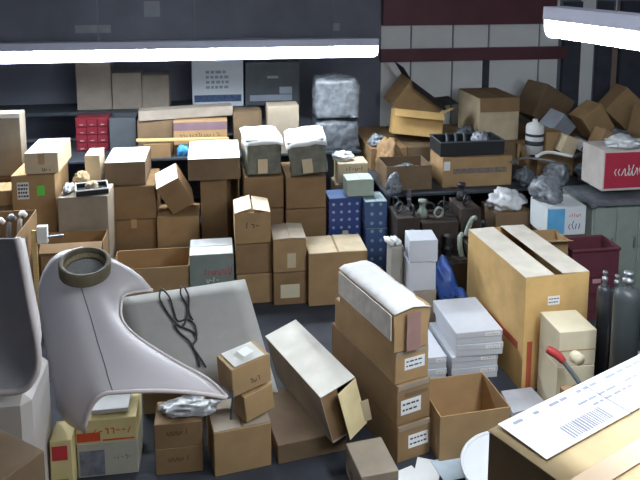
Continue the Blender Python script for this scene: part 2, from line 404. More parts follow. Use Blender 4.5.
# ------------------------------------------------------------------ front row of the carton stacks (on the floor, about 6.4 m away)
D1 = 6.4
t = carton('bottom carton of the three-high stack with bent white top flaps', (237.5, 274, 272.5, 305), D1, .42, TAN, 'LR', z0=0, group='three-high stack')
w, d, h = wh(t); x, y, _ = t.location
t = carton('middle carton of the three-high stack with bent top flaps', size=(w, d, h*.98), loc=(x-.005, y+.005, h+.006), c=BRN, top='LR', group='three-high stack')
t = carton('top carton of the three-high stack, its two flaps popped up pale', size=(w, d, h*1.02), loc=(x-.012, y, h*1.98+.014), c=TAN, top='V', group='three-high stack', mtop=CB[PAL])  # flaps paler than the body, with lamp light in their colour
scrawl(t, 0, h*.6, w*.4, h*.2, 3, m=MATS['brown_ink'])
t = carton('lower carton of two, with a blank white label, beside the three-high stack', (274, 272.5, 306.5, 305), D1-.02, .42, BRN, 'LR', z0=0)
w, d, h = wh(t); sticker(t, 0, h*.42, w*.58, h*.42, CREAM, 'shipping_label', 0)
x, y, _ = t.location
t = carton('upper carton of two, with a small arched sticker, beside the three-high stack', size=(w, d, h*1.02), loc=(x, y, h+.006), c=TAN, top='LRup', mtop=CB[GRY])  # grey flaps imitate cool lamp light on the top
sticker(t, w*.05, h*.35, w*.26, h*.45, CB[PAL], 'paper_sticker', 0)
carton('wide carton with two pale closed flaps behind the long-box stack', (309, 252, 367.5, 306), D1-.02, .44, TAN, 'LR', z0=0, gap=.01, mtop=CB[PAL])  # pale flap colour includes the light from above
t = carton('open tan carton on floor behind the grey car panel', (114, 268, 189, 305), D1-.1, .46, TAN, 'open', z0=0, fl=(('B', 200, .12),))
w, d, h = wh(t); x, y, _ = t.location
tag(obj('cardboard_pad', B(x-.1, x+.25, y+.1, y+.4, .012, .2, .01), CB[DRK]), 'folded dark cardboard pad inside the open tan carton', 'cardboard')
t = carton('grey-green printed carton with red lettering and pale top', (191, 254, 234, 305), D1-.04, .4, m=mat('grey_green_board', (132, 142, 136), var=.12), top='FB', z0=0, mtop=mat('pale_grey_board', (196, 198, 200)))
w, d, h = wh(t); scrawl(t, w*.14, h*.66, w*.62, h*.14, 8, m=RED); scrawl(t, w*.02, h*.5, w*.3, h*.1, 4, m=WHT)

# ------------------------------------------------------------------ second row (about 7 m away)
GH = 'cartons at the bottom of the rear stacks'
LH = 'brown carton at the bottom of the rear stacks, behind the front row'
D2 = 6.98
t = carton('brown carton on the floor under the white-topped left stack', (115, 253, 158, 290), D2, .64, BRN, 'LR', z0=0, group=GH); w, d, h = wh(t); x, y, _ = t.location
t2 = carton('lower of two plain cartons below the white-topped box, left stack', size=(w, d, .355), loc=(x, y, h+.006), c=BRN, top='LR', tape=True)
t3 = carton('upper of two plain cartons below the white-topped box, left stack', size=(w*1.05, d, .355), loc=(x-.015, y, h+.367), c=BRN, top='LR')
zt = h+.728
t = carton('small carton with glaring white top capping the left stack', size=(.41, .62, .25), loc=(x-.07, y+.02, zt), c=DRK, top='FB', mtop=WHT)  # white top and dark front carry the overhead lamp light in their colours
t = carton('brown carton on the floor under the leaning carton', (160, 253, 200, 290), D2, .42, BRN, 'LR', z0=0, group=GH); w, d, h = wh(t); x, y, _ = t.location
t = carton('plain carton under the leaning box, next to the left stack', size=(w, d, .39), loc=(x, y, h+.006), c=TAN, top='LR')
zc = h+.402
t = carton('leaning carton tipped over sideways, its flap lit white', size=(.25, .32, .36), loc=(x+.06, y+.04, zc+.06), c=BRN, top='FB', tilt=(14, -27), mtop=WHT)  # white flap colour stands in for lamp glare
t = carton('tall carton behind the three-high stack, under the white-topped tray', (203, 178, 229, 300), D2+.08, .6, BRN, 'LR', z0=0); w, d, h = wh(t); x, y, _ = t.location
t.rotation_euler.z = math.radians(-14)
t = carton('wide open carton with glaring white top flap, on tall carton', (189, 156, 240, 179), D2-.02, .68, DRK, 'LR', z0=h+.009, mtop=WHT); ww, dd_, hh = wh(t)  # lamp glare painted as white flaps, shaded front as dark board
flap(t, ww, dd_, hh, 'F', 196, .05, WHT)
# the four cartons in two columns
for cx0, cx1, side in ((246, 284.5, 'left'), (287, 326, 'right')):
    t = carton('carton at the foot of the %s column of the wide pair stacks' % side, (cx0, 241, cx1, 300), D2, .6, BRN, 'LR', z0=0, z1=.42); w, d, h = wh(t); x, y, _ = t.location
    carton('second carton from the top in the %s column under the wrapped bundles' % side, size=(w, d, .325), loc=(x, y, h+.006), c=BRN, top='LR')
    t = carton('top carton of the %s column, directly under a wrapped bundle' % side, size=(w, d, .335), loc=(x, y, h+.337), c=BRN, top='LR')
    ZC5 = h+.337+.335+.006
# wrapped bundles on top of those columns
FILM = mat('cloudy_film', (112, 114, 104), rough=.3, var=.3, scale=12, bump=.3, spec=.6)
def bundle(label, px, D, w, d, h, z, yaw, tilt):
    p = W(px, 172, D); t = thing('wrapped_bundle', label, 'bundle', (p.x, p.y, z), (0, math.radians(tilt), math.radians(yaw)), 'wrapped bundles on the wide pair stacks')
    bm = B(-w/2, w/2, 0, d, 0, h*.86, .012); bmesh.ops.subdivide_edges(bm, edges=bm.edges, cuts=5, use_grid_fill=True)
    for v in bm.verts:
        if v.co.z > .02: v.co += Vector((noise.noise(v.co*9), noise.noise(v.co*9+Vector((5, 1, 2))), 0))*.016
    obj('film_wrap', bm, FILM, t, True)
    n = 7; g = [[Vector((-w/2-.02+(w+.04)*i/n, -.05+(d+.06)*j/n, h*.9+.02*noise.noise(Vector((i*.7, j*.6, px))) - (.06 if j == 0 else 0) - (.02 if i in (0, n) else 0))) for i in range(n+1)] for j in range(n+1)]
    sheet('top_sheet', g, .006, WHT, t)
    obj('inner_carton', B(-w*.18, w*.1, -.02, -.003, .02, h*.4, .003), CB[PAL], t)
    return t
bundle('film-wrapped bundle with flat glaring white top sheet', 264, D2+.03, .36, .54, .44, ZC5+.004, 3, 0)
bundle('film-wrapped bundle with glaring white sheet slanting up to the right', 310, D2-.02, .38, .54, .42, ZC5+.026, -4, -7)
# blue patterned cartons
BL1 = dotted('blue_white_dots', (48, 68, 132), (150, 168, 198), 12, 12); BL2 = dotted('teal_blue_dots', (66, 90, 134), (140, 162, 180), 11, 10)
t = carton('lower blue dotted carton in the short stack behind wide tan carton', (329, 240, 361, 300), D2, .3, m=BL1, top='LR', z0=0, z1=.42, mtop=mat('dull_blue_board', (90, 112, 150))); w, d, h = wh(t); x, y, _ = t.location
t = carton('upper blue dotted carton with white spots in four rows', size=(w, d, .44), loc=(x, y, h+.006), m=BL1, top='LR', mtop=MATS['dull_blue_board'])
sticker(t, -.0, .06, .06, .06, CREAM, 'paper_sticker', 0)
zg = h+.452
t = carton('lowest teal-blue dotted carton right of the four-row blue carton', (365, 260, 386.5, 300), D2-.1, .32, m=BL2, top='LR', z0=0, z1=.29, mtop=MATS['dull_blue_board']); w, d, h = wh(t); x, y, _ = t.location
for i, lab in enumerate(('middle teal-blue dotted carton in the narrow stack', 'top teal-blue dotted carton in the narrow stack')):
    carton(lab, size=(w, d, .28), loc=(x-.004*i, y, .296+i*.286), m=BL2, top='LR', mtop=mat('pale_teal_board', (150, 168, 172)))
carton('small pale green carton on top of the four-row blue carton', (347, 180, 374, 199), D2+.03, .24, m=mat('pale_green_board', (168, 180, 166), var=.1), top='LRup', z0=zg+.002)
t = carton('plain carton under the small printed tan carton, hidden behind blue cartons', (335, 184, 369, 300), D2+.36, .3, GRY, 'LR', z0=0); w, d, h = wh(t)
t = carton('small tan carton with stamped letters, above the blue cartons', (338, 163, 368, 184), D2+.38, .26, PAL, 'LR', z0=h+.006); w, d, h2 = wh(t); scrawl(t, .02, h2*.72, w*.6, h2*.22, 6)
bag('plastic_bag', 'glaring white crumpled bag on the small stamped carton', 345, 163, D2+.4, .22, .2, .1, BAGW, z0=h+.006+h2+.006, seed=2)
# ---- far left
t = carton('tall dull carton at the left edge beside the grey-topped small carton', (-14, 114, 22, 176), 7.0, .2, GRY, 'FB', z0=None, mtop=CB[GRY]); w, d, h = wh(t); zl = t.location.z; x, y, _ = t.location
obj('pale_strip', B(-w*.5, w*.5, -.0016, -.0002, h*.93, h*.98), WHT, t);
carton('brown carton supporting the tall dull carton at the left edge', size=(w, .2, zl-.006), loc=(x, y, 0), c=BRN, top='LR')
t = carton('tan carton with white label and green sticker, at the left', (20, 175, 60, 300), 6.6, .64, TAN, 'LR', z0=0); w, d, h = wh(t); x, y, _ = t.location
sticker(t, -w*.24, h-.155, .11, .17, WHT, 'shipping_label', 4); sticker(t, w*.17, h-.16, .07, .1, GREENP, 'green_sticker', 0)
t = carton('small tan carton with grey closed flaps, on the green-stickered carton', (26, 153, 58, 175), 6.62, .62, PAL, 'LR', z0=h+.007, gap=.006, mtop=mat('grey_flap_board', (166, 170, 178))); w, d, h2 = wh(t)
obj('tape', B(-.03, .03, -.0016, -.0002, h2*.45, h2*.98), TAPE, t); scrawl(t, .05, h2*.2, .1, .03, 3)
t = carton('grey-brown carton with the black tray on top, left of centre stacks', (64, 197, 111, 300), 6.5, .42, GRY, 'LR', z0=0); w, d, h = wh(t); x, y, _ = t.location; zt = h+.006
# black & white tray
t = thing('parts_tray', 'black tray with white rim holding a part, on grey-brown carton', 'tray', (x+.09, y+.03, zt), (0, 0, math.radians(12)))
bm = bmesh.new(); bbox(bm, -.15, .15, 0, .26, 0, .012); 
for q in ((-.15, .15, 0, .012), (-.15, .15, .248, .26), (-.15, -.138, .012, .248), (.138, .15, .012, .248)): bbox(bm, *q, .012, .05)
obj('tray_body', bm, BLK, t); obj('rim', tube([(-.15, 0, .053), (.15, 0, .053), (.15, .26, .053), (-.15, .26, .053)], .008, 6, True), WHT, t)
bag('wrapped_part', 'beige wrapped part lying in the black tray', 99, 190, 6.6, .14, .1, .09, mat('beige_wrap', (170, 156, 130), bump=.3), z0=zt+.014, seed=4, cat='part', sub=3)
bpy.data.objects['wrapped_part'].location = (x+.07, y+.12, zt+.014)
bag('plastic_bag', 'small crumpled clear bag left of the black tray', 66, 190, 6.55, .1, .18, .09, BAGW, z0=zt, seed=5)
bag('crumpled_paper', 'crumpled tan paper behind the black tray', 80, 186, 6.8, .17, .14, .14, mat('tan_paper', (180, 158, 124), bump=.3), z0=zt, seed=6, cat='paper')
t = carton('narrow tan carton upright behind the black tray, left of the stack', (92, 155, 106, 300), 6.98, .3, PAL, 'LR', z0=0)
t = carton('open carton of pale parts at the left edge', (-34, 240, 17, 300), 5.5, .72, BRN, 'open', z0=0); w, d, h = wh(t); x, y, _ = t.location
for i in range(4):
    a0 = Vector((x-.15+.075*i, y+.3+.08*(i % 4), .3)); 
    o = obj('pipe_elbow', tube(smooth_pts([a0, a0+Vector((.03, .04, h-.24)), a0+Vector((.07, .09, h-.22))]), .022, 8), WHT if i % 2 else STEEL, None, True)
    tag(o, ('grey pipe elbow nearest the left edge in the open carton', 'white pipe elbow second from the left edge in the open carton', 'grey pipe elbow third from the left edge in the open carton', 'white pipe elbow closest to the tan stake')[i], 'pipe', 'pipe elbows in open carton'); o.location.z = -.1
carton('small tan carton on the ledge at the left edge under the dull carton', (-12, 191, 13, 206), 6.62, .3, TAN, 'LR', z0=None)
t = [o for o in COL.objects if o.get('label', '').startswith('small tan carton on the ledge')][0]
carton('brown carton under the small tan carton at the left edge', size=(.25, .3, t.location.z-.006), loc=(t.location.x, t.location.y, 0), c=DRK, top='LR')
carton('flattened dark carton in the gap below the grey-brown carton', (45, 243, 104, 300), 6.1, .3, BRN, 'open', z0=0, fl=(('F', 215, .1),))
# blue bottle bag between the stacks
bag('plastic_bag', 'small bright blue plastic bag between leaning carton and white-topped one', 184, 172, 7.8, .16, .08, .14, mat('bright_blue_film', (80, 160, 220), rough=.3, bump=.3), z0=T1Z, seed=9)
t = carton('pale grey shallow carton behind the white-topped left carton', (148, 146, 168, 156), 7.88, .05, m=MATS['pale_grey_board'], top='LR', z0=T1Z)

# ------------------------------------------------------------------ film-wrapped pile in the back middle
bag('film_wrapped_load', 'big dark film-wrapped load, lowest of the plastic pile', 338, 140, 8.1, .62, .46, .36, BAGD, z0=T1Z, seed=11, amp=.12, cat='bundle', box=.75)
bag('film_wrapped_load', 'pale grey film-wrapped load lying on the plastic pile', 338, 104, 8.15, .6, .4, .52, BAGG, z0=T1Z+.375, seed=12, amp=.12, cat='bundle', box=.75)

# ------------------------------------------------------------------ back right heap
TZ = 1.15
ORD = ('first', 'second', 'third', 'fourth', 'fifth', 'sixth', 'seventh', 'eighth')
xs = [1.75, 2.2, 2.65, 3.1, 3.55, 4.0, 4.5, 5.0, 5.5]
for i in range(8):
    y = 7.75 if i < 4 else 7.22
    carton('%s brown carton from the plastic pile in the row carrying the right heap' % ORD[i], size=(xs[i+1]-xs[i]-.012, 8.9-y, TZ-T2Z-.006), loc=((xs[i]+xs[i+1])/2, y, T2Z), c=DRK if i % 2 else BRN, top='LR', group='cartons under the right heap')
t = carton('square carton with a printed stripe and white corner label, black tray on top', (437, 153, 507, 184), 7.15+.33, .44, TAN, 'LR', z0=T2Z); w, d, h = wh(t)
t.location.y = 7.0; obj('printed_stripe', B(-w*.35, w*.42, -.0014, -.0002, h*.45, h*.62), mat('grey_print', (120, 110, 104), var=.3, scale=30), t); sticker(t, -w*.44, h*.72, w*.09, h*.3, WHT, 'shipping_label', 0)
x, y, _ = t.location; z = T2Z+h+.006
t = thing('black_tray', 'shallow black plastic tray full of dark parts on the striped carton', 'tray', (x-.05, y+.03, z))
bm = bmesh.new(); bbox(bm, -.36, .36, 0, .38, 0, .012)
for q in ((-.36, .36, 0, .012), (-.36, .36, .368, .38), (-.36, -.348, .012, .368), (.348, .36, .012, .368)): bbox(bm, *q, .012, .15)
obj('tray_body', bm, BLK, t); [tag(obj('wiper_arm', tube(smooth_pts([(x-.34+.1*k, y+.08, z+.03), (x-.28+.1*k, y+.2, z+.14), (x-.24+.1*k, y+.36, z+.17)]), .016, 6), DGY, None, True), '%s dark curved arm from the left in the black parts tray' % ('first', 'second', 'third', 'fourth')[k], 'part') for k in range(3)]; obj('rim', tube([(-.36, 0, .153), (.36, 0, .153), (.36, .38, .153), (-.36, .38, .153)], .01, 6, True), DGY, t)
bag('plastic_bag', 'crumpled grey bag lying in the black parts tray', 488, 145, 7.3, .2, .22, .2, BAGG, z0=z+.014, seed=21); COL.objects[-1].location.y = y+.09; COL.objects[-1].location.x = x+.1;
carton('dull brown carton left of the striped carton on the right table', (386, 166, 432, 190), 7.2, .4, DRK, 'open', z0=T2Z)
def tipped(label, px, py, D, size, rot, c=TAN, top='LR', z=TZ, m=None, fl=None, lift=0, **k):
    """carton lying at an angle: rotated, then lowered until its lowest corner rests at z"""
    w, d, h = size; p = W(px, py, D)
    R = Euler([math.radians(a) for a in rot]).to_matrix()
    lo = min((R @ Vector((sx*w/2, sy*d, sz*h))).z for sx in (-1, 1) for sy in (0, 1) for sz in (0, 1))
    ctr = R @ Vector((0, d/2, h/2))
    t = carton(label, size=size, loc=(p.x-ctr.x, p.y-ctr.y, z-lo+.004+lift), c=c, top=top, m=m, fl=fl, **k)
    t.rotation_euler = [math.radians(a) for a in rot]; return t
tipped('big open carton tipped on its side with dark opening, top of heap', 414, 92, 8.95, (.6, .36, .4), (8, 36, 10), TAN, 'open', fl=(('L', 160, .2), ('R', 140, .2), ('F', 200, .18)), mtop=mat('black_lined_board', (52, 50, 50)))
tipped('open tan carton lying below the tipped dark-mouthed carton', 416, 118, 8.35, (.6, .3, .3), (-10, 6, -8), GLD, 'open', fl=(('F', 215, .15), ('R', 150, .15)))
t = carton('large carton with pale torn front flap, centre of the right heap', (478, 98, 519, 137), 8.3, .75, PAL, 'LR', z0=TZ, fl=(('F', 262, .17),), mtop=CB[BRN]); scrawl(t, 0, wh(t)[2]*.85, wh(t)[0]*.7, .05, 6, m=MATS['brown_ink'])
tipped('dark brown carton leaning on its corner against the wall', 544, 98, 8.85, (.5, .4, .45), (0, 30, 12), DRK, 'LR')
tipped('grey carton balanced on one corner, pale top edges', 558, 110, 8.3, (.26, .26, .24), (10, 42, 20), m=mat('cool_grey_board', (150, 156, 166)), top='LR')
tipped('tan carton tilted to the left at the back right', 592, 108, 8.35, (.3, .3, .36), (0, -35, 5), TAN, 'LR')
tipped('large tan carton standing on its corner at the far right', 622, 105, 8.9, (.42, .3, .4), (0, 42, -5), TAN, 'LR')
tipped('carton at right edge leaning beside the corner-standing tan one', 655, 110, 8.1, (.4, .35, .4), (0, 12, 8), BRN, 'LR')
t = carton('small upright tan carton below the corner-balanced grey carton', (545, 132, 562, 150), 7.75, .2, TAN, 'LR', z0=TZ)
tipped('small yellowish carton leaning right of the small upright one', 567, 143, 7.62, (.16, .16, .2), (0, 20, 0), PAL, 'LR')
tipped('small tan carton tilted toward the right, by the red carton', 603, 140, 7.75, (.2, .2, .22), (0, 28, 5), TAN, 'LR')
t = thing('paint_can', 'can with white and dark label bands, left of small upright carton', 'can', (*W(534, 150, 7.72).xy, TZ))
obj('can_body', lathe([(0, 0), (.1, 0), (.1, .3), (.09, .33), (.03, .36), (.03, .39), (0, .39)]), WHT, t, True); obj('label_band', lathe([(.1005, .1), (.1012, .1), (.1012, .15), (.1005, .15)]), INK, t, True); obj('upper_label_band', lathe([(.1005, .2), (.1012, .2), (.1012, .23), (.1005, .23)]), INK, t, True)
t = tipped('small white and black carton wedged above the yellowish one', 580, 136, 7.8, (.13, .14, .12), (0, 25, -15), m=WBOX, top='LR')
obj('black_panel', B(.02, .08, -.0015, -.0003, .01, .13), BLK, t)
# bags and scrap heaps in front of the tiers
GB = 'crumpled film bags on the right table'
for i, (px, py, D, sx, sy, sz, mm, lab) in enumerate((
    (524, 170, 7.45, .26, .26, .2, BAGD, 'dark crumpled film bag right of the striped carton'),
    (553, 168, 7.5, .32, .26, .22, BAGG, 'pale-streaked crumpled film bag in front of the small tan cartons'),
    (587, 165, 7.6, .3, .26, .22, BAGD, 'dull dark bag left of the red carton'),
    (382, 155, 7.62, .18, .1, .2, BAGG, 'crumpled grey film left of the black parts tray'),)):
    bag('plastic_bag', lab, px, py, D, sx, sy, sz, mm, z0=T2Z, seed=30+i, group=GB)
    o = COL.objects[-1]; o.location.y = 6.86
bag('plastic_bag', 'brown paper-wrapped lump behind the plastic pile and tipped cartons', 374, 128, 7.9, .3, .28, .42, CB[BRN], z0=T2Z, seed=41, cat='bag'); COL.objects[-1].location = (1.92, 7.42, T2Z)

for i, (xa, xb, y, z, r, mm, lab) in enumerate(((3.12, 3.62, 6.96, 1.14, .014, STEEL, 'thin steel strip lying over the dark bag right of the striped carton'), (3.4, 3.8, 6.94, 1.2, .018, WHT, 'pale bent strip lying over the film bags under small cartons'), (3.85, 4.3, 6.96, 1.17, .02, DGY, 'grey hose lying over the bag left of the red carton'))):
    tag(obj('loose_strip', tube(smooth_pts([(xa, y, z), (xa*.6+xb*.4, y+.05, z+.03), (xb, y-.04, z)]), r, 8), mm, None, True), lab, 'strip')
carton('small pale carton at the foot of the heap, left of the tipped cartons', size=(.2, .16, .14), loc=(2.26, 7.46, T2Z), c=PAL, top='LR', yaw=20)
bag('crumpled_film', 'flat crumpled grey film spread behind the dull brown carton', 410, 140, 7.7, .44, .26, .16, BAGG, z0=T2Z, seed=81, amp=.5); COL.objects[-1].location = (2.62, 7.47, T2Z)
bag('crumpled_film', 'dark crumpled film filling the dull brown carton', 408, 165, 7.3, .3, .24, .22, BAGD, z0=T2Z, seed=82, amp=.3); COL.objects[-1].location = (2.0, 7.06, T2Z+.014)
for i, (x_, y_, z_, sx, sy, sz, mm, lab) in enumerate((
    (1.85, 7.78, TZ, .18, .2, .14, BAGG, 'pale crumpled film on the base cartons left of the golden open carton'),
    (3.2, 7.46, T2Z, .34, .24, .34, BAGD, 'dark film bundle stuffed behind the right end of the black parts tray'),
    (2.95, 7.78, TZ, .26, .22, .2, BAGD, 'dark film wad between black tray and the pale-flapped carton'),
    (3.72, 7.5, TZ, .2, .2, .16, BAGD, 'dark film wad behind the small upright tan carton'),
    (4.66, 7.26, TZ, .28, .3, .2, BAGG, 'pale grey film wad right of the small tilted cartons'),
    (4.45, 6.88, T2Z, .34, .28, .3, BAGD, 'dark film bag behind the red-faced carton'))):
    bag('crumpled_film', lab, 400, 140, 7.7, sx, sy, sz, mm, z0=z_, seed=90+i, amp=.45); COL.objects[-1].location = (x_, y_, z_)
# ------------------------------------------------------------------ right side
CAB = mat('grey_green_steel', (140, 150, 142), rough=.5, var=.1)
p = W(618, 215, 6.55); 
t = thing('steel_cabinet', 'grey-green steel cabinet with narrow doors at right, under the red carton', 'cabinet', (p.x+.15, p.y, 0))
obj('body', B(-.42, .55, 0, .6, 0, .95, .005), CAB, t)
for i in range(4):
    o = obj('door', B(-.4+.235*i, -.175+.235*i, -.016, -.001, .05, .92, .004), CAB, t); obj('handle', B(-.22+.235*i, -.2+.235*i, -.03, -.0165, .5, .62, .003), STEEL, o)
cx, cy = p.x+.15, p.y
g = [[Vector((cx-.465+1.06*i/12, cy-.06+.62*j/8, .968+.03*abs(noise.noise(Vector((i*.5, j*.5, 3))))-(.012 if i == 0 else 0)-(.012 if j == 0 else 0))) for i in range(13)] for j in range(9)]
tag(sheet('plastic_sheet', g, .006, BAGD), 'dark rumpled plastic sheet spread over the steel cabinet', 'sheet')
t = carton('red-faced carton with white border and white slanted lettering', (607, 153, 655, 190), 6.62, .4, m=mat('pale_print_board', (200, 192, 186)), top='LR', z0=1.026); w, d, h = wh(t); t.location.y += .12
obj('red_panel', B(-w*.46, w*.5, -.0016, -.0002, h*.06, h*.94), mat('crimson_print', (176, 50, 72), var=.06), t); scrawl(t, .05, h*.5, w*.72, h*.26, 9, m=WHT, y=-.0026, slant=.6)
bag('crumpled_film', 'pale crumpled film and scraps on top of the red-faced carton', 632, 150, 6.7, .4, .3, .1, BAGW, z0=1.026+h+.012, seed=83, amp=.5)
t = carton('dark brown carton underneath the sky-blue and white carton', (546, 236, 585, 300), 6.45, .4, DRK, 'LR', z0=0); w, d, h = wh(t); x, y, _ = t.location
t = carton('white carton with sky-blue panel and small red and blue marks', (545, 207, 586, 236), 6.45, .36, m=mat('soft_white_board', (206, 212, 216), var=.04), top='LR', z0=h+.006, z1=None); w, d, h2 = wh(t)
obj('sky_blue_panel', B(-w*.48, -w*.04, -.0016, -.0002, h2*.06, h2*.94), BLUEP, t); scrawl(t, w*.22, h2*.7, w*.3, h2*.12, 5, m=RED); scrawl(t, w*.22, h2*.35, w*.36, h2*.3, 4, m=mat('navy_print', (60, 80, 130)))
bag('plastic_bag', 'grey knotted bag sitting on the blue and white carton', 553, 206, 6.5, .34, .3, .24, BAGG, z0=h+h2+.014, seed=51)
t = carton('brown carton under the white plastic bag, behind the big box', (492, 212, 530, 300), 6.85, .4, DRK, 'LR', z0=0); w, d, h = wh(t)
bag('plastic_bag', 'white crumpled plastic bag behind the top of the big box', 511, 212, 6.82, .4, .3, .2, BAGW, z0=h+.006, seed=52)
# dark red crate
t = thing('plastic_crate', 'dark red plastic crate right of the big box', 'crate', (*W(594, 290, 6.05).xy, 0)); CR = mat('dark_red_plastic', (96, 52, 62), rough=.5, var=.12)
zt = W(590, 250, 6.05).z; bm = bmesh.new(); w = .23; bbox(bm, -w, w, 0, .3, 0, .02)
for q in ((-w, w, 0, .015), (-w, w, .285, .3), (-w, -w+.015, .015, .285), (w-.015, w, .015, .285)): bbox(bm, *q, .02, zt)
obj('crate_body', bm, CR, t); obj('rim', tube([(-w, 0, zt), (w, 0, zt), (w, .3, zt), (-w, .3, zt)], .018, 6, True), CR, t)
for i in range(3): obj('rib', B(-w+.05, w-.05, -.012, -.0005, .1+i*.16, .12+i*.16), CR, t)
obj('pale_badge', B(-.02, .06, -.004, -.0005, .36, .4), mat('pink_print', (180, 140, 148)), t)

# ------------------------------------------------------------------ big tan box and white boxes
ct = W(525.5, 388, 4.9)
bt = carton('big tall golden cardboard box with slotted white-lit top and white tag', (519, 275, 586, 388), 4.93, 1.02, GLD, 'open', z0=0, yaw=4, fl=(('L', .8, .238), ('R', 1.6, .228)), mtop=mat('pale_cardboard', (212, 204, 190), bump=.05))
w, d, h = wh(bt); sticker(bt, -w*.05, h-.2, .1, .07, WHT, 'price_tag', 2); [setattr(o, 'rotation_euler', (0, .35, 0)) for o in []]
obj('red_stripe', B(-w/2-.0014, -w/2-.0002, 0.08, .6, .3, .36), mat('rust_red_print', (176, 84, 60)), bt)
obj('corner_stripe', B(-w*.44, -w*.36, -.0014, -.0002, .02, .4), MATS['rust_red_print'], bt)
carton('carton beside the big box with one tan flap sticking up', (540, 240, 566, 300), 5.95, .25, TAN, 'open', z0=0, fl=(('F', 165, .1),))
# two cream boxes in front of it
t = carton('lower of two cream boxes in front of the big golden box', (555, 366, 594, 404), 4.52, .3, m=CREAM, top='plain', z0=0, name='cream_box'); w, d, h = wh(t); x, y, _ = t.location
t2 = carton('upper of two cream boxes in front of the big golden box', size=(w, d, .265), loc=(x, y, h+.002), m=CREAM, top='plain', name='cream_box'); obj('lid_edge', B(-w/2-.001, w/2+.001, -.0015, -.0003, .115, .125), TAPE, t2)
zc = h+.24
tag(obj('foam_block', B(x-.02, x+.09, y-.09, y-.005, .3, .4, .01), WHT), 'white foam block fixed to the front of the cream boxes', 'foam') if 0 else None
# flat grey box on the floor
P4 = [WZ(501, 391, .05), WZ(531, 387, .05), WZ(548, 404, .05), WZ(513, 413, .05)]
bm = bmesh.new(); A = [bm.verts.new(q) for q in P4]; Bv = [bm.verts.new((q.x, q.y, 0.001)) for q in P4]
bm.faces.new(A); bm.faces.new(Bv[::-1]); [bm.faces.new((A[i], A[(i+1) % 4], Bv[(i+1) % 4], Bv[i])) for i in range(4)]
tag(obj('flat_box', bm, mat('flat_grey_board', (176, 176, 182))), 'flat grey box lying on the floor in front of the big box', 'box')
# thin white boxes
def thin(label, x, y, z, w, d, h, yaw):
    t = thing('white_box', label, 'box', (x, y, z), (0, 0, math.radians(yaw)), 'thin white boxes')
    obj('tray', B(-w/2+.004, w/2-.004, .004, d-.004, 0, h*.5, .002), WBOX, t); obj('lid', B(-w/2, w/2, 0, d, h*.5, h, .004), WBOX, t)
    o = obj('end_label', B(w*.12, w*.44, -.0015, -.0003, h*.55, h*.85), WHT, t); scrawl(o, w*.28, h*.7, w*.25, h*.1, 5, y=-.0026)
    return t
p = WZ(474.5, 379, 0); hh = .101; q = WZ(440, 376, 0)
for i in range(4):
    thin('thin white box, %s of the four-high stack by the big box' % ('lowest', 'second from the floor', 'third from the floor', 'topmost')[i], p.x+(.0, .0, .03, .025)[i], p.y-(0, 0, .015, .01)[i], i*hh+.001*i, .385, .56, hh-.002, (0, 1, -1, 1)[i])
for i in range(2):
    thin('thin white box, %s of the two-high stack next to the long boxes' % ('lower', 'upper')[i], p.x-.34, p.y+.02, i*.1+.001, .235, .5, .098, (0, 2)[i])

# ------------------------------------------------------------------ long boxes
LB = .256; zz = 0; base = WZ(414, 458, 0)
ll = [('bottom long box of the stack of four, white end label', .258, BRN, 0), ('second long box from the floor, with a slot above its end label', .285, BRN, -.008), ('third long box from the floor, under the paper-topped one', .225, TAN, -.02)]
for i, (lab, h, c, dx) in enumerate(ll):
    t = thing('long_box', lab, 'box', (base.x+dx, base.y+.01*i, zz), (0, 0, math.radians((17, 18, 17)[i])), 'stack of long boxes')
    L = (.9, .92, .86)[i]
    obj('body', B(-LB/2, LB/2, 0, L, 0, h-.004, .004, jit=.003), CB[c], t)
    obj('end_band', B(-LB/2+.008, LB/2-.008, -.002, -.0003, h*.86, h*.98), CB[GRY], t)
    sticker(t, (0.03, -.02, .02)[i], h*(.5, .42, .55)[i], .155, h*.36, WHT, 'end_label', 2)
    if i == 1: obj('hand_slot', B(-.07, .11, -.0018, -.0004, h*.66, h*.76), CB[DRK], t)
    zz += h
t = thing('long_box', 'top long box of the stack, wrinkled pale paper top and taped end', 'box', (base.x-.03, base.y+.01, zz+.004), (0, 0, math.radians(17)), 'stack of long boxes')
L = .76; h = .262; n = 14; bm = bmesh.new()
bbox(bm, -.13, .13, 0, L, 0, h); bmesh.ops.subdivide_edges(bm, edges=bm.edges, cuts=8, use_grid_fill=True)
for v in bm.verts:
    if v.co.z > .02: v.co.x += .022*noise.noise(v.co*7)*v.co.z/h; v.co.z += .03*noise.noise(v.co*5+Vector((3, 1, 0)))*(v.co.z/h)
obj('body', bm, CB[TAN], t, False)
g = [[Vector((-.138+.276*i/6, -.012+(L+.016)*j/n, h+.024+.012*noise.noise(Vector((i*.5, j*.6, 9)))-(.02 if i in (0, 6) else 0))) for i in range(7)] for j in range(n+1)]
sheet('paper_top', g, .005, mat('wrinkled_paper', (214, 212, 210), var=.05, bump=.3, scale=14), t)
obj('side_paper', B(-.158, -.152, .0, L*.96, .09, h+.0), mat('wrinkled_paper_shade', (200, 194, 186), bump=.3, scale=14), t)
obj('end_tape', B(-.05, .055, -.022, -.018, .0, h*.98), TAPEP, t)

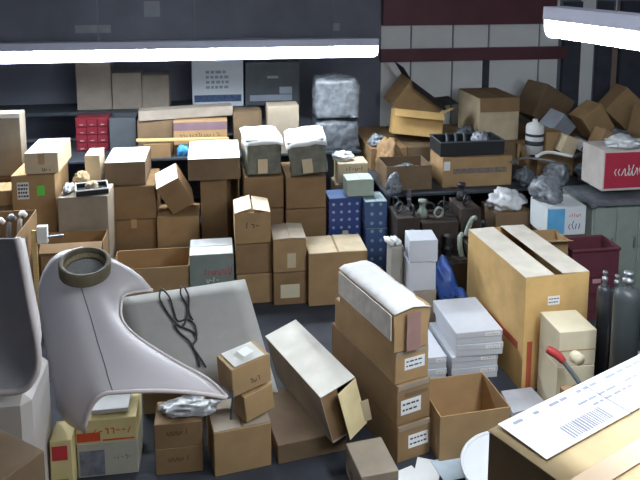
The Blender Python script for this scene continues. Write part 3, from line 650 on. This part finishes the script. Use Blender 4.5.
# ------------------------------------------------------------------ long box with open end
carton('low flat carton on the floor under the rolled long carton', (279, 440, 347, 458), 4.08, .62, DRK, 'plain', z0=0, z1=.135, yaw=9)
w, h, L, th = .265, .37, .86, .006; RX = Euler((0, math.radians(-15), math.radians(20))).to_matrix()
p = W(333, 441, 4.02); p.z = .139; p = p + RX @ Vector((w/2, 0, 0))
t = thing('long_carton', 'long pale-topped carton rolled to one side, bright flap across its end', 'box', p, (0, math.radians(-15), math.radians(20)))
bm = bmesh.new()
bbox(bm, -w/2, w/2, 0, L, 0, th); bbox(bm, -w/2, w/2, L-th, L, th, h-th); bbox(bm, -w/2, -w/2+th, 0, L, th, h-th); bbox(bm, w/2-th, w/2, 0, L, th, h-th)
obj('body', bm, CB[GRY], t); obj('top_panel', B(-w/2, w/2, -.005, L, h-th, h, .001), mat('pale_grey_cardboard', (214, 210, 200), bump=.05), t)  # top panel colour lightened as if lit from above
o = obj('right_flap', B(-.17, 0, -.004, 0, .0, h-.01), mat('pale_flap_board', (226, 208, 162), bump=.05), t); o.location = (w/2, -.003, 0); o.rotation_euler = (0, 0, math.radians(16))  # flap colour brightened to look lit
obj('left_flap', B(-w/2+.008, -.005, .012, .016, .008, h-.012), CB[BRN], t)
o = obj('torn_flap', B(-.01, .05, -.003, 0, 0, .16), CB[PAL], t); o.location = (w/2-.012, -.008, .02); o.rotation_euler = (0, .05, -.25)

# small boxes and cartons along the bottom edge
p = WZ(372, 484, 0)
carton('small grey-topped carton on the floor in front of the open long carton', size=(.24, .32, .2), loc=(p.x+.01, p.y-.17, 0), c=GRY, top='plain', yaw=6)
oc = carton('shallow open tan carton in front of the thin white boxes', (438, 412, 511, 457), 4.08, .42, TAN, 'open', z0=0, yaw=4)
for i, (px, py, yw, w, d, lab) in enumerate(((404, 474, 20, .2, .14, 'white envelope on the floor under the long-box stack, leftmost'), (426, 468, -25, .16, .22, 'pale sheet on the floor turned askew between the other papers'), (450, 466, 8, .2, .2, 'bluish sheet on the floor below the shallow open carton'))):
    q = WZ(px, py, .004); o = obj('paper_sheet', B(-w/2, w/2, -d/2, d/2, 0, .003), WHT if i < 2 else mat('bluish_paper', (190, 204, 216))); o.location = (q.x, q.y-.03, .001+.004*i); o.rotation_euler.z = math.radians(yw); tag(o, lab, 'paper', 'papers on the floor')
# white round tub
q = WZ(522, 464, .32)
t = thing('plastic_tub', 'round white plastic tub with a rolled rim behind the foreground carton', 'tub', (q.x-.02, q.y-.02, 0)); TUB = mat('white_plastic', (208, 210, 212), rough=.35, var=.03)
obj('tub_body', lathe([(0, 0), (.27, 0), (.332, .31), (.324, .31), (.262, .01), (0, .01)], 40), TUB, t, True); obj('rim', tube([(.335*math.cos(k*math.pi/20), .335*math.sin(k*math.pi/20), .312) for k in range(40)], .012, 8, True), TUB, t, True)
# two-high small handwritten boxes
t = carton('lower of two tan boxes with handwriting, under the grey fender', (157, 447, 203, 476), 3.92, .25, BRN, 'plain', z0=0, z1=.18); w, d, h = wh(t); x, y, _ = t.location; scrawl(t, 0, h*.6, w*.5, h*.2, 5)
t = carton('upper of two tan boxes with handwriting, under the grey fender', size=(w, d, .17), loc=(x-.004, y, h+.002), c=BRN, top='plain'); scrawl(t, 0, h*.6, w*.5, h*.2, 5)
bag('plastic_bag', 'grey crumpled plastic bag under the tip of the fender', 188, 420, 3.95, .4, .24, .045, BAGW, z0=h+.176, seed=61)
t = carton('plain brown carton at the bottom, carrying two small tilted boxes', (216, 427, 271, 474), 3.94, .33, TAN, 'LR', z0=0, yaw=9, gap=.008, mtop=CB[GRY]); w, d, h = wh(t); x, y, _ = t.location
zc = h+.008
t = carton('lower small tan box of the tilted pair on the brown carton', size=(.22, .17, .18), loc=(x+.12, y+.06, zc+.02), c=TAN, top='plain', yaw=30, tilt=(0, -5)); t.location.z = zc+.022
t = carton('upper small tan box of the tilted pair, torn paper on top', size=(.28, .21, .19), loc=(x+.07, y+.04, zc+.222), c=TAN, top='plain', yaw=26, tilt=(0, -4)); scrawl(t, .02, .06, .08, .03, 3)
obj('torn_paper', B(-.11, .11, .01, .2, .1935, .1955), mat('torn_paper_white', (206, 204, 198)), t); o = obj('curled_strip', B(-.02, .07, .05, .12, 0, .002), WHT, t); o.location = (.01, .0, .203); o.rotation_euler = (.2, .1, .3)
# printed boxes at bottom left
YEL = mat('yellow_cream_board', (208, 192, 140), var=.08)
t = carton('lower printed carton with grey picture, under the yellow and red one', (80, 451, 138, 482), 3.9, .3, m=mat('grey_cream_board', (176, 174, 160), var=.08), top='plain', z0=0, z1=.23, name='printed_box'); w, d, h = wh(t); x, y, _ = t.location
obj('picture_panel', B(-w*.46, -w*.05, -.0016, -.0003, h*.05, h*.8), mat('grey_picture', (120, 124, 136), var=.4, scale=14), t); scrawl(t, w*.24, h*.55, w*.3, h*.2, 5, m=mat('grey_ink', (130, 124, 110)))
t = carton('yellow-cream printed carton with a red block and red script', size=(w, d, .16), loc=(x-.003, y, h+.002), m=YEL, top='plain', name='printed_box'); obj('red_block', B(-w*.48, -w*.1, -.0016, -.0003, .015, .075), mat('orange_red_print', (206, 84, 50)), t)
obj('red_block_stripe', B(w*-.06, w*.46, -.0016, -.0003, .012, .022), MATS['orange_red_print'], t); scrawl(t, w*.1, .085, w*.66, .06, 7, m=mat('orange_ink', (200, 110, 50)), slant=.5)
zc = h+.164
tag(obj('paper_pad', B(x-.1, x+.13, y+.05, y+.26, zc+.002, zc+.03, .003), WHT), 'white paper pad on the yellow-cream printed carton', 'paper')
t = carton('narrow printed box with red and green marks, at the lower left', (52, 441, 73, 484), 3.75, .2, m=YEL, top='plain', z0=0, name='printed_box'); w, d, h = wh(t); obj('red_mark', B(-w*.4, w*.3, -.0016, -.0003, h*.62, h*.9), RED, t); obj('green_mark', B(-w*.2, w*.3, -.0016, -.0003, h*.1, h*.25), mat('leaf_green', (110, 160, 70)), t)

# ------------------------------------------------------------------ grey car fender
rows = [((72, 249), (153, 290), (38, 288)), ((77, 268), (126, 294), (40, 315)), ((82, 290), (121, 306), (44, 340)), ((90, 315), (123, 322), (48, 365)), ((97, 340), (140, 339), (53, 390)), ((104, 362), (175, 361), (58, 410)), ((109, 380), (208, 379), (68, 424)), ((113, 392), (227, 397), (84, 432))]
Apt, Bpt, Cpt = W(72, 250, 4.9), W(113, 392, 3.75), W(227, 397, 3.84); NRM = (Bpt-Apt).cross(Cpt-Apt).normalized(); CAMP = Vector((0, 0, CAMH))
def onplane(px, py, P, N):
    r = W(px, py, 1)-CAMP; return CAMP + r*((P-CAMP).dot(N)/r.dot(N))
grid = []
for i, (cr, rt, lf) in enumerate(rows):
    s = i/7; c = onplane(*cr, Apt, NRM); r = onplane(*rt, Apt, NRM); l = W(*lf, 4.78*(1-s)+3.72*s)
    row = []
    ctl = Vector((l.x*.75+c.x*.25, l.y*.75+c.y*.25, c.z+.02))
    for k in range(9):
        u = k/8; row.append(l*(1-u)**2 + ctl*2*u*(1-u) + c*u*u)
    for k in range(1, 9):
        u = k/8; q = c*(1-u)+r*u; q.z += (.085, .05, .035, .035, .035, .035, .03, .025)[i]*(1-(2*u-1)**4 if i < 2 else math.sin(math.pi*u)); row.append(q)
    grid.append(row)
fine = []
for j in range(len(grid[0])): fine.append(smooth_pts([g[j] for g in grid], 3))
grid = [[fine[j][i] for j in range(len(fine))] for i in range(len(fine[0]))]
base = Vector((Bpt.x, Bpt.y, 0)); t = thing('car_fender', 'large curved grey car fender with a wheel-arch cutout', 'car part', base)
loc = [[q-base for q in row] for row in grid]
sheet('fender_skin', loc, .008, FEND, t)
obj('front_lip', tube([q+Vector((0, 0, -.004)) for q in loc[-1]], .013, 8), RIM, t, True)
obj('arch_lip', tube([r[-1] for r in loc], .011, 8), RIM, t, True)
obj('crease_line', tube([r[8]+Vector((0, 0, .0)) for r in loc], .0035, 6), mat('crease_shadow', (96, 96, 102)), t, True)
# ring on it
NU = NRM if NRM.z > 0 else -NRM; q = onplane(85, 282, Apt, NRM)
t = thing('air_filter', 'round brown air filter ring lying on the grey fender', 'filter', q+NU*.07+Vector((0, 0, .02)), (NU+Vector((0, 0, .5))).to_track_quat('Z', 'Y').to_euler()); OL = mat('olive_brown_rubber', (88, 80, 62), rough=.6, var=.2, scale=20)
obj('ring', lathe([(.175, 0), (.178, .085), (.168, .092), (.15, .092), (.145, .085), (.14, 0), (.175, 0)], 40), OL, t, True); obj('pleat_band', lathe([(.1395, .01), (.13, .03), (.1395, .06), (.1398, .06), (.1398, .01), (.1395, .01)], 40), mat('pleat_paper', (126, 116, 92), var=.4, scale=60), t)
obj('metal_screen', lathe([(.128, .004), (.126, .02), (0, .02), (0, .004)], 40), mat('grey_screen', (130, 132, 132), var=.2, scale=60), t)
# flat grey panel under the fender, with the wire
Pa, Pb, Pc = W(150, 293, 4.80), W(245, 279, 4.98), W(235, 405, 4.16); NB = (Pb-Pa).cross(Pc-Pa).normalized()
if NB.z < 0: NB = -NB
cor = [onplane(118, 298, Pa, NB), onplane(245, 279, Pa, NB), onplane(278, 392, Pa, NB), onplane(140, 375, Pa, NB)]
n = 8; g = [[(cor[0]*(1-i/n)+cor[1]*(i/n))*(1-j/n) + (cor[3]*(1-i/n)+cor[2]*(i/n))*(j/n) for i in range(n+1)] for j in range(n+1)]
cb = Vector((cor[2].x, cor[2].y, 0)); t = thing('grey_panel', 'flat grey panel sloping down behind the fender, wire draped over it', 'panel', cb); sheet('panel_sheet', [[q-cb for q in r] for r in g], .018, BOARD, t)
def bp(px, py, off=.012): return onplane(px, py, Pa, NB)+NB*off
t = thing('electrical_wire', 'dark knotted electrical wire looped over the flat grey panel', 'wire', bp(185, 325)); o0 = bp(185, 325)
WIRE = mat('dark_wire', (62, 60, 62), rough=.5)
for ch in ([(161, 289), (160, 300), (168, 314), (178, 326), (192, 332), (197, 340), (193, 347), (201, 360), (206, 368)], [(163, 290), (170, 299), (174, 312), (178, 322), (187, 320), (195, 326), (197, 337)], [(181, 287), (181, 296), (187, 306), (187, 318), (183, 327), (175, 326), (180, 334), (190, 343), (197, 357), (200, 368)], [(184, 287), (189, 298), (189, 312), (193, 321)]):
    obj('strand', tube([q-o0 for q in smooth_pts([bp(a, b, .012+.005*(i % 2)) for i, (a, b) in enumerate(ch)], 5)], .0065, 6), WIRE, t, True)
# supports under the panel and the fender
carton('brown carton under the flat grey panel', size=(.5, .3, .34), loc=(bp(190, 330).x-.1, bp(190, 340).y+.1, 0), c=DRK, top='LR')
# black trim strip hanging from the fender tip
q = W(226, 397, 3.8); tag(obj('rubber_strip', tube(smooth_pts([W(232, 389, 3.92), W(233, 393, 3.9), W(233, 398, 3.88), W(232, 408, 3.88), W(231, 419, 3.88)], 5), .009, 6), DGY, None, True), 'dark rubber strip curling down at the tip of the fender', 'strip')

# ------------------------------------------------------------------ left edge: curved grey panel, cabinet, carton
out = [(17, 238), (23, 268), (29, 302), (35, 332), (38, 355), (36, 373), (27, 387), (12, 392), (-20, 393), (-75, 393), (-85, 380), (-88, 300), (-86, 246), (-75, 238)]
DL = 3.4; O = [W(a, b, DL) for a, b in out]; ctr = sum(O, Vector())/len(O); I = [ctr+(q-ctr)*.86+FH*.16+Vector((0, 0, .01)) for q in O]; I2 = [ctr+(q-ctr)*.6+FH*.2 for q in O]
t = thing('car_inner_panel', 'curved dark grey dished panel with a pale rim at the left edge', 'car part', Vector((ctr.x, ctr.y, O[8].z))); lo = Vector(t.location)
bm = bmesh.new(); n = len(O); Av = [bm.verts.new(q-lo) for q in O]; Bv = [bm.verts.new(q-lo) for q in I]; Cv = [bm.verts.new(q-lo) for q in I2]; cc = bm.verts.new(ctr+FH*.21-lo)
for k in range(n):
    m_ = (k+1) % n; bm.faces.new((Av[k], Av[m_], Bv[m_], Bv[k])); bm.faces.new((Bv[k], Bv[m_], Cv[m_], Cv[k])); bm.faces.new((Cv[k], Cv[m_], cc))
o = obj('dish', bm, mat('mid_grey_paint', (206, 202, 203), rough=.5, var=.06), t, True); o.modifiers.new('thickness', 'SOLIDIFY').thickness = .008
obj('rim', tube([q-lo for q in smooth_pts([W(a, b, DL-.004) for a, b in out[:9]], 4)], .02, 8), RIM, t, True)
q = W(20, 394, 3.55); zt = W(0, 394, 3.42).z-.02
t = thing('grey_cabinet', 'pale grey rounded metal cabinet below the dished panel at left', 'cabinet', (q.x-.335, q.y-.13, 0)); obj('body', B(-.42, .42, 0, .5, 0, zt, .05), mat('pale_grey_enamel', (186, 180, 176), rough=.5, var=.05), t)
q = WZ(-12, 465, .62)
carton('dark brown carton corner at the bottom left edge', size=(.5, .4, .77), loc=(q.x-.12, q.y-.3, 0), c=DRK, top='plain', yaw=-38)
# upright batten with block and rod
q = W(45, 240, 6.15); zq = q.z+.06
t = thing('marker_stake', 'upright tan stake with white block and grey rod on top, beside dished panel', 'stake', (-1.615, 6.3, 0))
obj('stake', B(-.05, -.005, -.012, .012, 0, zq+.1, .003), WOOD, t)
obj('block', B(-.0, .09, -.03, .03, zq-.02, zq+.14, .004), WHT, t)
obj('rod', tube([(.09, 0, zq+.03), (.22, .02, zq+.03)], .014, 8), STEEL, t)

# ------------------------------------------------------------------ foreground carton, lower right
zt = 1.85; Lc, Bc, Fc = WZ(489, 428, zt), WZ(640, 354, zt), WZ(562, 481, zt)
e1 = (Bc-Lc).normalized(); yawf = math.atan2(e1.y, e1.x)
t = thing('foreground_carton', 'large carton close at lower right with a long white shipping label', 'box', (Lc.x, Lc.y, zt-.46), (0, 0, yawf))
Lx, Ly, hh = 1.0, .62, .46
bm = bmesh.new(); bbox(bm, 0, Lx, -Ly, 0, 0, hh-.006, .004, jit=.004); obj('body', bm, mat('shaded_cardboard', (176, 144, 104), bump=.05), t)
TOPM = mat('worn_lit_cardboard_top', (214, 188, 144), var=.08, bump=.1)  # paler than the body: light from above put into the colour
def topflap(x0, x1, y0, y1, z0, z1):
    n = 8; g = [[Vector((x0+(x1-x0)*i/n, y0+(y1-y0)*j/n, z0+(z1-z0)*j/n+.004*noise.noise(Vector((i, j, 2))))) for i in range(n+1)] for j in range(n+1)]; return sheet('flap', g, .005, TOPM, t)
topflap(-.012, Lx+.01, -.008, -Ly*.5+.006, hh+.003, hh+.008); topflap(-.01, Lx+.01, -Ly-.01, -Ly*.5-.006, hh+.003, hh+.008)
lb = obj('shipping_label', B(.02, .98, -.195, -.015, hh+.0135, hh+.0145), WHT, t)
bm = bmesh.new()
for y, hgt, xa, xb in ((-.04, .011, .06, .98), (-.085, .008, .3, .9), (-.11, .008, .34, .7)):
    x = xa
    while x < xb:
        l = random.uniform(.012, .05); bbox(bm, x, x+l, y-hgt/2, y+hgt/2, hh+.0146, hh+.0152); x += l+random.choice((.008, .012, .05))
obj('printed_text', bm, mat('blue_black_ink', (142, 148, 166)), lb)
bm = bmesh.new(); x = .16
while x < .34: l = random.uniform(.003, .008); bbox(bm, x, x+l, -.18, -.125, hh+.0146, hh+.0152); x += l+random.uniform(.003, .007)
obj('barcode', bm, MATS['blue_black_ink'], lb)
obj('label_rule', B(.40, .404, -.2, -.02, hh+.0146, hh+.0152), MATS['blue_black_ink'], lb)
obj('tape', B(-.01, .5, -Ly*.5-.03, -Ly*.5+.03, hh+.0125, hh+.0137), TAPE, t)
t2 = thing('packing_crate', 'wooden crate carrying the foreground carton', 'crate', (Lc.x, Lc.y, 0), (0, 0, yawf))
obj('crate_body', B(.05, Lx-.05, -Ly+.05, -.05, .06, zt-.462, .004), WOOD, t2)
for x in (.07, Lx-.17): obj('skid', B(x, x+.1, -Ly+.05, -.05, 0, .059), WOOD, t2)

# ------------------------------------------------------------------ gas cylinders and tool at the right
def cyl(label, px, D, r, ztop, m, band=None):
    q = W(px, 380, D); t = thing('gas_cylinder', label, 'cylinder', (q.x, q.y, 0)); z = ztop
    obj('cylinder_body', lathe([(0, 0), (r, 0), (r, z-r*.9), (r*.93, z-r*.45), (r*.7, z-r*.15), (r*.35, z), (0, z)]), m, t, True)
    obj('valve', lathe([(r*.3, z), (r*.3, z+.03), (r*.42, z+.035), (r*.42, z+.06), (r*.22, z+.065), (r*.22, z+.085), (r*.36, z+.09), (r*.36, z+.105), (0, z+.11)]), STEEL, t, True)
    if band: obj('pale_band', lathe([(r+.0004, band[0]), (r+.0014, band[0]), (r+.0014, band[1]), (r+.0004, band[1])]), mat('band_grey', (170, 176, 174)), t, True)
CYL = mat('grey_green_cylinder_paint', (62, 67, 69), rough=.4, var=.08)
cyl('thick grey gas cylinder with a steel valve, at right', 622, 4.25, .086, W(620, 287, 4.25).z, CYL, (.28, .36))
cyl('slim dark gas cylinder just right of the cream boxes', 599, 4.75, .05, W(600, 285, 4.75).z, BLKM)
cyl('slim dark gas cylinder between the other two cylinders', 611, 5.0, .055, W(612, 288, 5.0).z, BLKM)
cyl('dark gas cylinder cut by the right edge of the picture', 652, 5.5, .08, W(640, 300, 4.9).z, BLKM)
# tape gun
pa, pb = W(549, 350, 4.40), W(592, 392, 4.16)
t = thing('tape_gun', 'tape gun with red handle and steel frame leaning on cream boxes', 'tool', pb)
def rel(p): return p-pb
obj('handle', tube(smooth_pts([rel(W(547, 349, 4.40)), rel(W(556, 354, 4.38)), rel(W(564, 362, 4.35))], 4), [.024, .028, .03, .03, .03, .03, .028, .025, .022], 10), mat('red_grip', (170, 60, 60), rough=.4), t, True)
obj('frame', tube(smooth_pts([rel(W(563, 361, 4.35)), rel(W(573, 374, 4.28)), rel(W(585, 389, 4.2)), rel(W(596, 388, 4.15)), rel(W(605, 377, 4.12))], 4), .016, 8), DGY, t, True)
obj('blade', tube([rel(W(596, 386, 4.14)), rel(W(606, 377, 4.12))], .016, 8), STEEL, t, True)
obj('tape_roll', tube([rel(W(574, 356, 4.33)), rel(W(580, 360, 4.27))], .042, 20), CREAM, t, True)
tag(obj('support_carton', B(pb.x-.16, pb.x+.12, pb.y-.12, pb.y+.13, 0, pb.z-.02, .004), CB[BRN]), 'low brown carton under the tape gun', 'box')
bag('plastic_bag', 'small white bag of fittings beside the thick gas cylinder', 658, 372, 4.75, .2, .2, .1, BAGW, z0=None, seed=71)
o = COL.objects[-1]; tag(obj('support_carton', B(o.location.x-.15, o.location.x+.2, o.location.y-.02, o.location.y+.26, 0, o.location.z-.001, .004), CB[BRN]), 'low brown carton under the white bag of fittings', 'box')

# ------------------------------------------------------------------ white boxes in the middle
t = carton('grey carton at the foot of the two white cube boxes', (393, 286, 436, 340), 5.85, .34, GRY, 'plain', z0=0, z1=.37); w, d, h = wh(t)
t = carton('lower white cube box behind the long-box stack', (408, 262, 436, 286), 5.86, .26, m=WBOX, top='plain', z0=h+.002, name='white_cube_box'); w, d, h2 = wh(t); x, y, _ = t.location
t = carton('upper white cube box, shifted left on the lower one', size=(w*1.0, d, .2), loc=(x+.005, y-.01, h+h2+.005), m=WBOX, top='plain', yaw=-6, name='white_cube_box')
t = carton('grey narrow carton left of the white cube boxes', (391, 247, 403.5, 286), 5.98, .18, m=mat('warm_grey_board', (150, 146, 138)), top='plain', z0=h+.002)
zt = t.location.z+wh(t)[2]; x, y, _ = t.location
for i, (dx, lab) in enumerate(((-.04, 'small white bottle lying on the grey narrow carton, nearer the blue stack'), (.04, 'small white bottle lying nearer the white cube boxes'))):
    o = obj('bottle', lathe([(0, 0), (.03, 0), (.03, .1), (.012, .13), (.012, .15), (0, .15)], 12), WHT, None, True); o.location = (x+dx*.8-.02, y+.02, zt+.033); o.rotation_euler = (-1.57, 0, .2); tag(o, lab, 'bottle')
g = [[Vector((W(453, 290, 5.75).x-.10+.26*i/10, W(453, 290, 5.75).y+.5*j/10, .36+.12*noise.noise(Vector((i*.35, j*.35, 5)))+.14*(j/10)-.1*abs(i/10-.5))) for i in range(11)] for j in range(11)]
tag(sheet('blue_tarp', g, .006, BLUE), 'crumpled blue tarpaulin left of the big golden box', 'tarpaulin')
q = W(453, 290, 5.75); tag(obj('support_carton', B(q.x-.08, q.x+.15, q.y+.06, q.y+.4, 0, .27, .004), CB[DRK]), 'dark carton under the blue tarpaulin', 'box')

# ------------------------------------------------------------------ heap of dark parts between the white cubes and the right table
xs = (1.72, 1.97, 2.37, 2.6)
BIN = mat('dark_brown_plastic', (62, 54, 50), rough=.6, var=.25)
HZ = {}
for i in range(3):
    for j, (ya, yb, zz_) in enumerate(((6.06, 6.40, (.50, .44, .56)[i]), (6.42, 6.80, (.78, .72, .84)[i]))):
        HZ[i, j] = zz_
        tag(obj('parts_bin', B(xs[i]+.01, xs[i+1]-.01, ya, yb, 0, zz_, .006), BIN), ('low', 'tall')[j]+' dark parts bin at the %s of the dark heap' % ('left', 'middle', 'right')[i], 'bin')
rnd = random.Random(3); placed = []
for k in range(4000):
    if len(placed) >= 22: break
    i = rnd.randrange(3); j = rnd.randrange(2); x = rnd.uniform(xs[i]+.06, xs[i+1]-.06); y = rnd.uniform(6.12, 6.34) if j == 0 else rnd.uniform(6.48, 6.74)
    r = .06
    if any((x-a)**2+(y-b)**2 < (r+c)**2 for a, b, c in placed): continue
    placed.append((x, y, r)); z = HZ[i, j]+.002; kind = rnd.randrange(4); an = rnd.uniform(0, 6.28); mm = rnd.choice((BLK, BIN, DGY, BLKM, CAB, CB[DRK], BLK))
    if kind == 0:
        o = obj('radiator_hose', tube(smooth_pts([(-.04, -.03, .03), (-.03, .0, .12), (.0, .02, .2), (.04, .02, .22)]), .026, 8), mm, None, True); lab = 'short bent dark hose standing in the dark parts heap'
    elif kind == 1:
        bm = bmesh.new(); bbox(bm, -.05, .05, -.02, .02, 0, .012); bbox(bm, -.05, -.038, -.02, .02, .012, .2); bbox(bm, -.038, .03, -.02, .02, .1, .112); o = obj('metal_bracket', bm, mm); lab = 'dark metal bracket standing in the dark parts heap'
    elif kind == 2:
        o = obj('pump_housing', lathe([(0, 0), (.05, 0), (.05, .07), (.03, .09), (.03, .15), (.045, .155), (.045, .18), (0, .18)], 14), mm, None, True); lab = 'stepped dark pump housing in the dark parts heap'
    else:
        o = obj('pulley_wheel', tube([(.05*math.cos(q*.5236), 0, .06+.05*math.sin(q*.5236)) for q in range(12)], .012, 8, True), mm, None, True); lab = 'dark ring-shaped pulley in the dark parts heap'
    lab = lab.replace('dark parts heap', '%s %s dark bin' % (('low', 'tall')[j], ('left', 'middle', 'right')[i])).replace('dark ', {BLK: 'black ', BIN: 'brown-black ', DGY: 'slate grey ', BLKM: 'metallic ', CAB: 'pale green ', CB[DRK]: 'brown '}[mm], 1) + (' near its front' if y < (6.23, 6.61)[j] else ' near its back')
    o.location = (x, y, z); o.rotation_euler.z = an; tag(o, lab, 'part', 'dark parts heap')
for i, (px, py, D, lab) in enumerate(((400, 195, 7.0, 'dark crumpled film at the back left of the dark parts heap'), (455, 195, 7.0, 'dark crumpled film at the back of the dark parts heap'))): pass
for o in COL.objects:
    if '_s' in o: del o['_s']
